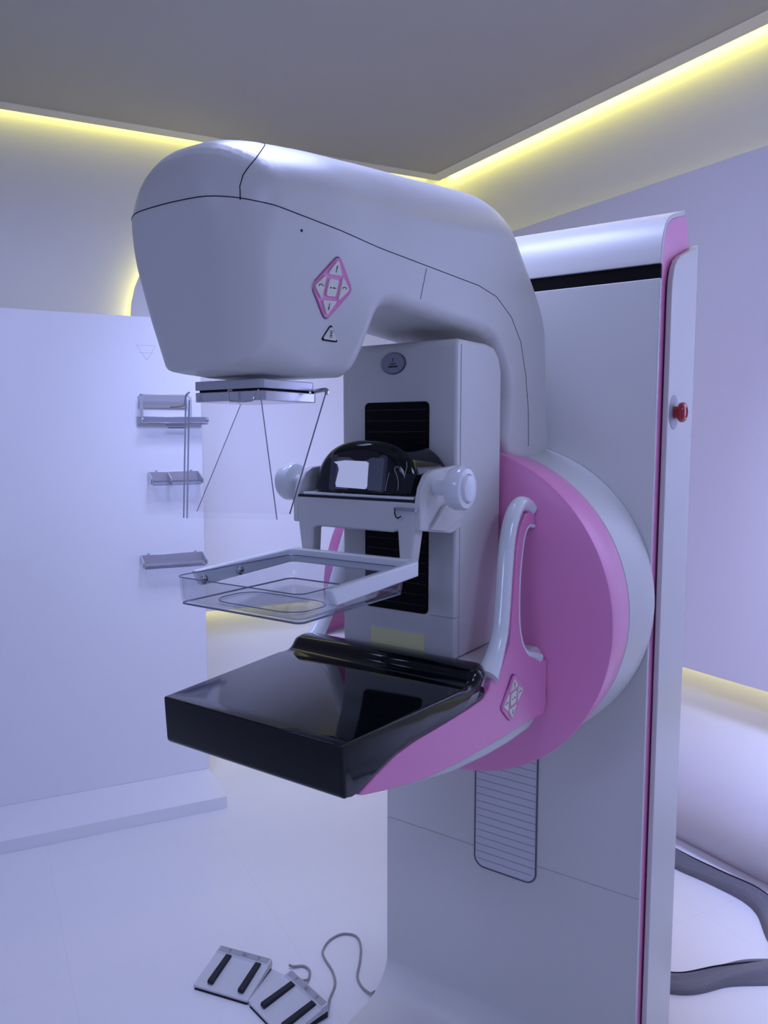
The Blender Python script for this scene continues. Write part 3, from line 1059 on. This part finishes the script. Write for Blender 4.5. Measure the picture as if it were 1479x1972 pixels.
def front_patch(poly, off, mat, name, parent, thick=.0015):
    bm = bmesh.new()
    n = len(poly)
    A_ = [bm.verts.new(on_front(x, z, off)) for x, z in poly]
    B_ = [bm.verts.new(on_front(x, z, off - thick)) for x, z in poly]
    cx = sum(p[0] for p in poly) / n; cz = sum(p[1] for p in poly) / n
    cc = bm.verts.new(on_front(cx, cz, off))
    for i in range(n):
        bm.faces.new([A_[i], A_[(i + 1) % n], cc])
        bm.faces.new([A_[i], A_[(i + 1) % n], B_[(i + 1) % n], B_[i]])
    return finish(name, bm, mat, parent, angle=50)


def rect_at(x0, x1, z0, z1, r):
    return [(a + (x0 + x1) / 2, b + (z0 + z1) / 2) for a, b in rrect(x1 - x0, z1 - z0, r, 5)]


front_patch(rect_at(-.062, .055, 1.4085, 1.4690, .006), .0006, M_SCREENBLK, 'display_glass', mon)
M_GREYSCR = paint('grey_display_surround', (.13, .14, .17), .12)
dsp = front_patch(rect_at(-.047, .050, 1.411, 1.4645, .003), .0014, M_GREYSCR, 'display_surround', mon)
front_patch([(-.043, 1.4145), (.018, 1.4130), (.021, 1.4170), (.020, 1.4560), (.014, 1.4585), (-.030, 1.4595), (-.054, 1.4565), (-.045, 1.4520), (-.041, 1.4440), (-.046, 1.4200)], .0020, M_SCREEN, 'pale_display_patch', mon)  # irregular pale polygon on the display, given its own emission
# fine decorative line pattern at the right of the hood
bm = bmesh.new()
for P in ([(.0785, 1.413), (.078, 1.425), (.0745, 1.437), (.070, 1.445), (.0715, 1.4505), (.077, 1.4495), (.0805, 1.441), (.0840, 1.432), (.0840, 1.418), (.0835, 1.412)],
          [(.0865, 1.412), (.0865, 1.43), (.0885, 1.442), (.0895, 1.452), (.0885, 1.459)],
          [(.056, 1.411), (.0575, 1.425), (.0600, 1.441)]):
    q = catmull([(x, z, 0) for x, z in P], 5)
    tube_bm([on_front(p.x, p.y, .0004 if p.x < .08 else -.0012) for p in q], .0005, 5, bm=bm)
finish('line_pattern', bm, paint('fine_silver_line', (.45, .42, .38), .4), mon)
bm = bmesh.new()
box_bm(-.110, .116, -.5975, -.564, 1.3995, 1.4040, bm)
finish('trim_bar', bm, M_WGLOSS, carr, bevel=.001, seg=2, label='thin white bar under the monitor')
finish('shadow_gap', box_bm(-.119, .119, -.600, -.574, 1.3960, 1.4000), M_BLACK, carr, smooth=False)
# clear latch hook on the right of the yoke
bm = bmesh.new()
box_bm(.088, .128, -.612, -.600, 1.383, 1.388, bm)
finish('latch', bm, M_EDGEL, carr, smooth=False)
finish('latch_hook', tube_bm(catmull([(.088, -.606, 1.387), (.088, -.607, 1.377), (.093, -.608, 1.371), (.100, -.608, 1.374)], 6), .0011, 8), M_SEAM, carr)

# ================================================================== COMPRESSION PADDLE (in the machine)
pd = root('compression_paddle', (0, -.74, 1.257), 'clear acrylic tray in a white fork frame, clamped above the black table', 'compression paddle')
po, pi_ = [], []
Yb, Yf_, X_, T_ = -.600, -.832, .136, .013
zb = lambda y: 1.272 + .010 * (y + .84) / .23
zt = lambda y: 1.2965 + .010 * (y + .84) / .23
outer = [(-X_, Yf_), (-X_, Yb - .012), (-X_ + .012, Yb), (X_ - .012, Yb), (X_, Yb - .012), (X_, Yf_)]
inner = [(X_ - T_, Yf_), (X_ - T_, Yb - .018), (X_ - T_ - .006, Yb - .012), (-X_ + T_ + .006, Yb - .012), (-X_ + T_, Yb - .018), (-X_ + T_, Yf_)]
ring = outer + inner
bm = prism_bm([(x, y, zb(y)) for x, y in ring], [(x, y, zt(y)) for x, y in ring])
for v_ in bm.verts:
    if v_.co.y < -.83 and v_.co.z < 1.28: v_.co.y += .014
fk = finish('fork_frame', bm, M_WGLOSS, pd, angle=35, bevel=.003, seg=3)
for y_, z_ in ((-.818, 1.282), (-.741, 1.285)):
    bm = lathe_bm([(0, 0), (.0068, 0), (.0075, .0015), (.0070, .0035), (.0045, .005), (0, .0055)], (-X_ + T_ - .0004, y_, z_), (1, 0, 0), 24)
    b_ = finish('bolt', bm, M_METAL, fk, angle=60)
    finish('bolt_slot', box_bm(-X_ + T_ + .0046, -X_ + T_ + .0056, y_ - .004, y_ + .004, z_ - .0007, z_ + .0007), M_SEAM, fk, smooth=False)


def tray_bm(hx, y0, y1, z0, z1, r, t=.0028, flange=True):
    """open box of clear plastic with rounded corners (outer and inner skins)"""
    bm = bmesh.new()
    cy, hy = (y0 + y1) / 2, (y1 - y0) / 2
    def ring(dx, z, rr):
        return [bm.verts.new(Vector((a, cy + b, z))) for a, b in rrect((hx - dx) * 2, (hy - dx) * 2, rr, 7)]
    R_ = [ring(.010, z0, r - .008), ring(.003, z0 + .002, r - .004), ring(0, z0 + .008, r), ring(-.002, z1, r + .001), ring(-.002 + t, z1, r), ring(t, z0 + .009, r - t), ring(.004 + t, z0 + t + .001, r - .005), ring(.011 + t, z0 + t, r - .009)]
    for A_, B_ in zip(R_, R_[1:]):
        n = len(A_)
        for k in range(n): bm.faces.new([A_[k], A_[(k + 1) % n], B_[(k + 1) % n], B_[k]])
    bm.faces.new(R_[0]); bm.faces.new(R_[-1])
    return bm


tray = finish('tray', tray_bm(.119, -.874, -.622, 1.255, 1.2955, .016), M_CLEAR, pd, angle=50, label='clear acrylic tray')
bm = bmesh.new()
tube_bm([(a, -.748 + b, 1.2957) for a, b in rrect(.121 * 2, .128 * 2, .017, 7)], .0008, 6, closed=True, bm=bm)
tube_bm([(a, -.748 + b, 1.2560) for a, b in rrect(.116 * 2, .123 * 2, .012, 7)], .0014, 6, closed=True, bm=bm)
tube_bm([(a * 1.0, -.80 + b, 1.2592) for a, b in rrect(.17, .085, .035, 8)], .0008, 5, closed=True, bm=bm)  # thin dark oval line on the tray floor
finish('tray_edge_and_oval', bm, M_EDGE, tray)

# ================================================================== FACE SHIELD under the head
fs = root('face_shield', (0, -.84, 1.546), 'clear acrylic face shield hanging from the steel plate under the head', 'face shield')
A4 = [Vector((-.064, -.893, 1.549)), Vector((.073, -.893, 1.549)), Vector((.104, -.900, 1.395)), Vector((-.066, -.900, 1.387))]
B4 = [Vector((-.075, -.775, 1.556)), Vector((.086, -.775, 1.564)), Vector((.115, -.888, 1.402)), Vector((-.056, -.888, 1.396))]
for Q, nm in ((A4, 'front_sheet'), (B4, 'rear_sheet')):
    n = (Q[1] - Q[0]).cross(Q[3] - Q[0]).normalized() * .0015
    s_ = finish(nm, prism_bm([p + n for p in Q], [p - n for p in Q]), M_CLEAR2, fs, smooth=False)
    finish('sheet_edge', tube_bm([Q[1], Q[2]], .0009 if nm == 'rear_sheet' else .0008, 6), M_EDGE if nm == 'rear_sheet' else paint('mid_edge', (.35, .36, .45), .3), s_)
    if nm == 'rear_sheet': finish('sheet_edge', tube_bm([Q[0], Q[3]], .0006, 6), paint('mid_edge', (.35, .36, .45), .3), s_)
    if nm == 'front_sheet':
        M_PALE = paint('pale_edge', (.62, .64, .72), .2)
        for dx in (-.004, .003):
            finish('sheet_edge', tube_bm([Q[0] + Vector((dx, 0, 0)), Q[3] + Vector((dx, 0, 0))], .0011, 6), M_PALE, s_)
wire = catmull([(-.10, -.893, 1.540), (-.075, -.893, 1.541), (-.069, -.894, 1.546), (-.067, -.893, 1.556), (-.062, -.891, 1.560)], 6)
finish('clip', tube_bm(wire, .0012, 8), M_METAL, fs)
finish('clip', tube_bm(catmull([(.013, -.885, 1.5605), (.014, -.892, 1.560), (.016, -.893, 1.548), (.022, -.893, 1.5455), (.054, -.893, 1.545), (.060, -.892, 1.549), (.062, -.886, 1.560)], 6), .0012, 8), M_METAL, fs)
finish('clip', tube_bm(catmull([(.060, -.775, 1.562), (.080, -.775, 1.564), (.086, -.775, 1.563), (.087, -.777, 1.558)], 5), .003, 8), M_METAL, fs)

# ================================================================== SPARE PADDLES on the display panel
def panel_pt(u, z, out):
    return P1 + PD * u + Vector((0, 0, z)) + PN * out


def spare(kind, u0, u1, z, label):
    mid = (u0 + u1) / 2
    L = u1 - u0
    r_ = root('spare_paddle', panel_pt(mid, z, 0), label, 'compression paddle', 'spare compression paddles on the display panel')
    F_ = (panel_pt(mid, z, 0), PD, Vector((0, 0, 1)), PN)
    o, u, v, n = F_
    def bar(a0, a1, b0, b1, c0, c1, mat, name, bev=.001):
        bm = slab_on(F_, [(a0, b0), (a1, b0), (a1, b1), (a0, b1)], c0, c1)
        return finish(name, bm, mat, r_, smooth=True, bevel=bev, seg=2)
    h = L / 2
    if kind == 'deep':
        bar(-h - .008, h + .006, -.012, .020, .002, .016, M_ALU, 'mounting_bar')
        bar(-h, -h + .012, .020, .108, .045, .052, M_ALU, 'frame_post')
        bar(h - .072, h - .060, .020, .100, .045, .052, M_EDGEL, 'frame_post')
        bm = slab_on(F_, [(-h, .100), (h - .070, .100), (h - .070, .108), (-h, .108)], .045, .052)
        slab_on(F_, [(-h, .055), (h - .070, .055), (h - .070, .103), (-h, .103)], .002, .010, bm)
        finish('back_plate', bm, M_ALU, r_, bevel=.001, seg=2)
        bm = slab_on(F_, [(-h + .006, -.004), (h, -.004), (h, .018), (-h + .006, .018)], .075, .080)
        slab_on(F_, [(-h + .006, -.012), (h, -.012), (h, -.006), (-h + .006, -.006)], .016, .080, bm)
        finish('tray', bm, M_EDGEL, r_, bevel=.0015, seg=2)
        for k_ in (-1, 1):
            finish('corner_stud', lathe_bm([(0, 0), (.006, .001), (.007, .012), (.005, .016), (0, .017)], o + u * (k_ * (h - .004)) + v * .004 + n * .072, n, 14), M_METAL, r_)
        bar(-.02, .05, -.028, -.024, .02, .024, M_EDGE, 'under_clip', .0005)
        bar(-.03, .05, -.016, -.013, .03, .034, M_EDGE, 'under_clip', .0005)
    else:
        # outline of the U-shaped frame seen from above: back bar and two arms forward
        hh = .028 if kind == 'wide' else .030
        back = bar(-h, h, -hh * .3, hh, .001, .009, M_ALU, 'back_bar')
        for k_ in (-1, 1):
            bm = slab_on((o, n, v, u), [(.006, -hh * .3), (.085, -hh * .55), (.085, hh * .25), (.006, hh)], k_ * h - .003, k_ * h + .003)
            finish('frame_arm', bm, M_ALU, r_, bevel=.001, seg=2)
            finish('corner_stud', lathe_bm([(0, 0), (.0045, 0), (.0055, .010), (.0045, .018), (0, .019)], o + u * (k_ * h) + v * (-hh * .55) + n * .084, v, 14), M_METAL, r_)
        bm = bmesh.new()
        slab_on(F_, [(-h + .004, -hh * .75), (h - .004, -hh * .75), (h - .004, -hh * .1), (-h + .004, -hh * .1)], .083, .086, bm)
        slab_on(F_, [(-h + .004, -hh * .75), (h - .004, -hh * .75), (h - .004, -hh * .68), (-h + .004, -hh * .68)], .006, .086, bm)
        finish('tray', bm, M_EDGEL, r_, bevel=.001, seg=2)
        if kind == 'small':
            bm = slab_on((o, n, v, u), [(.008, -.012), (.075, -.026), (.075, .006), (.008, .026)], -.026, -.020)
            finish('spot_arm', bm, M_ALU, r_, bevel=.001, seg=2)
        for a0 in (-h + .03, h - .03):
            bar(a0 - .004, a0 + .004, hh, hh + .006, .001, .010, M_ALU, 'hook', .0005)


spare('deep', -.255, 0.010, 1.560, 'spare clear paddle with a tall frame, topmost of three on the display panel')
spare('small', -.222, -.02, 1.325, 'narrow spare paddle with a middle arm, second of three down the display panel')
spare('wide', -.262, -.01, .985, 'wide spare paddle tray, lowest of three on the display panel')


# ================================================================== FOOT SWITCHES
def foot_switch(loc, rz, label):
    t = root('foot_switch', loc, label, 'foot switch', 'foot switches on the floor', rz)
    W2_, D_ = .085, .0675
    def P(name, bm, mat, parent=t, **k): return finish(name, bm, mat, parent, local=True, **k)
    pr_ = [(-D_, .0), (-D_, .012), (D_ - .022, .034), (D_ - .018, .040), (D_, .044), (D_, .0)]
    P('base', prism_bm([(-W2_ + .004, y, z * .35) for y, z in pr_], [(W2_ - .004, y, z * .35) for y, z in pr_]), M_PEDBLK)
    sh = [(-D_, .006), (-D_, .013), (D_ - .024, .034), (D_ - .021, .038), (D_, .042), (D_, .020)]
    P('shell', prism_bm([(-W2_, y, z) for y, z in sh], [(W2_, y, z) for y, z in sh]), M_PEDBODY, angle=30, bevel=.002, seg=3)
    sl = (.042 - .038) / .021
    fr_ = (Vector((0, D_ - .0105, .0402)), Vector((1, 0, 0)), Vector((0, 1, sl)).normalized(), Vector((0, -sl, 1)).normalized())
    strip = P('label_strip', slab_on(fr_, [(-W2_ + .006, -.0085), (W2_ - .006, -.0085), (W2_ - .006, .0085), (-W2_ + .006, .0085)], 0, .0006), M_PEDSTRIP, smooth=False)
    for cx in (-.045, .003, .048):
        bm = bmesh.new()
        c0 = fr_[0] + Vector((cx, 0, .0009))
        ring_ = [c0 + fr_[1] * (.0030 * math.cos(a)) + fr_[2] * (.0030 * math.sin(a) + .001) for a in np.linspace(0, 2 * PI, 13)[:-1]]
        tube_bm(ring_, .0004, 4, closed=True, bm=bm)
        tube_bm([c0 + fr_[2] * -.002, c0 + fr_[2] * -.006], .0004, 4, bm=bm)
        if cx == .003:
            tube_bm([c0 + fr_[1] * -.008 + fr_[2] * .004, c0 + fr_[1] * -.006 + fr_[2] * -.004, c0 + fr_[1] * .008 + fr_[2] * -.004, c0 + fr_[1] * .010 + fr_[2] * .003], .0004, 4, bm=bm)
        P('symbol', bm, M_MARK, strip)
    k = (.034 - .013) / (2 * D_ - .024)
    for cx in (-.040, .055):
        fr2 = (Vector((cx, -.012, .013 + k * (D_ - .012))), Vector((1, 0, 0)), Vector((0, 1, k)).normalized(), Vector((0, -k, 1)).normalized())
        o_, u_, v_, n_ = fr2
        outl_ = [(-.040, .0), (-.044, .006), (-.040, .0125), (-.020, .0115), (.030, .0095), (.055, .0085), (.058, .0)]
        P('pedal', prism_bm([o_ + u_ * -.008 + v_ * a + n_ * b for a, b in outl_], [o_ + u_ * .008 + v_ * a + n_ * b for a, b in outl_]), M_PEDBLK, angle=40, bevel=.0015, seg=2)
    return t


def mid_of(a, b, rz, d=.0675):
    m = (Vector((*a, 0)) + Vector((*b, 0))) / 2
    return m


f1 = foot_switch((-.716, -.202, 0), math.radians(13.5), 'left white foot switch with two black pedals, on the floor')
f2 = foot_switch((-.512, -.205, 0), math.radians(-14.5), 'right white foot switch with two black pedals and a grey cable, nearer the column')
# link plate between the two switches
cp = [(-.652, -.117, .012), (-.578, -.112, .012), (-.600, -.245, .012), (-.618, -.245, .012)]
bm = prism_bm([(a, b, .002) for a, b, c_ in cp], cp)
o = finish('link_plate', bm, M_PEDBODY, f2, bevel=.001, seg=2)
ck = [(-.420, -.175, .020), (-.426, -.150, .010), (-.449, -.113, .004), (-.473, -.058, .004), (-.511, -.021, .004), (-.563, .009, .004), (-.589, .033, .004), (-.602, .082, .004), (-.588, .127, .004), (-.549, .141, .004),
      (-.512, .114, .004), (-.473, .058, .004), (-.441, .002, .004), (-.406, -.024, .004), (-.370, -.036, .008), (-.352, -.040, .024)]
finish('cable', tube_bm(catmull(ck, 8), .0032, 8), M_CORD, f2)
ck = [(-.622, -.078, .012), (-.613, -.070, .006), (-.592, -.050, .004), (-.565, -.056, .004), (-.545, -.086, .006), (-.540, -.112, .02)]
bm = tube_bm(catmull(ck, 8), .0034, 8)
finish('link_cable', bm, M_CORD, f1)


# ================================================================== FABRIC SLEEVES on the floor, right
def sleeve(path, width, height, label, seed):
    rnd = random.Random(seed)
    pts = catmull([(x, y, 0) for x, y in path], 12)
    bm = bmesh.new()
    rings = []
    n = len(pts)
    ph = [rnd.uniform(0, 6.28) for _ in range(6)]
    SEG = 20
    ridge = []
    for i, p in enumerate(pts):
        t = (pts[min(i + 1, n - 1)] - pts[max(i - 1, 0)]).normalized()
        s_ = Vector((-t.y, t.x, 0))
        s01 = i / (n - 1)
        w = width / 2 * (1 + .13 * math.sin(7 * s01 + ph[0]) + .06 * math.sin(19 * s01 + ph[1]))
        h = height * (1 + .18 * math.sin(9 * s01 + ph[2]))
        ring = []
        for k in range(SEG):
            a = PI * k / (SEG - 1)
            hh = h * math.sin(a) ** .7 * (1 + .28 * math.sin(3 * a + 5 * s01 + ph[3]) + .14 * math.sin(7 * a + 14 * s01 + ph[4]))
            ring.append(bm.verts.new(p + s_ * math.cos(a) * w + Vector((0, 0, .0008 + max(0, hh)))))
            if k == 5: ridge.append(ring[-1].co.copy() + Vector((0, 0, .001)))
        rings.append(ring)
    for A_, B_ in zip(rings, rings[1:]):
        for k in range(SEG - 1): bm.faces.new([A_[k], A_[k + 1], B_[k + 1], B_[k]])
        bm.faces.new([A_[0], B_[0], B_[-1], A_[-1]])
    for R_ in (rings[0], rings[-1]): bm.faces.new(R_)
    r_ = root('fabric_sleeve', (path[0][0], path[0][1], 0), label, 'fabric sleeve', 'grey fabric sleeves on the floor')
    finish('cloth', bm, M_FABRIC, r_, angle=70)
    finish('piping', tube_bm(ridge, .0022, 6), M_FABDARK, r_)


sleeve([(-.10, 1.22), (.05, 1.16), (.165, 1.105), (.29, 1.065), (.395, 1.030), (.46, .965), (.52, .84), (.60, .72)], .085, .030, 'crumpled grey fabric sleeve lying along the foot of the back wall', 3)
sleeve([(.02, .45), (.18, .44), (.305, .475), (.40, .575), (.50, .665), (.64, .76)], .080, .026, 'grey fabric sleeve lying across the floor right of the column', 8)
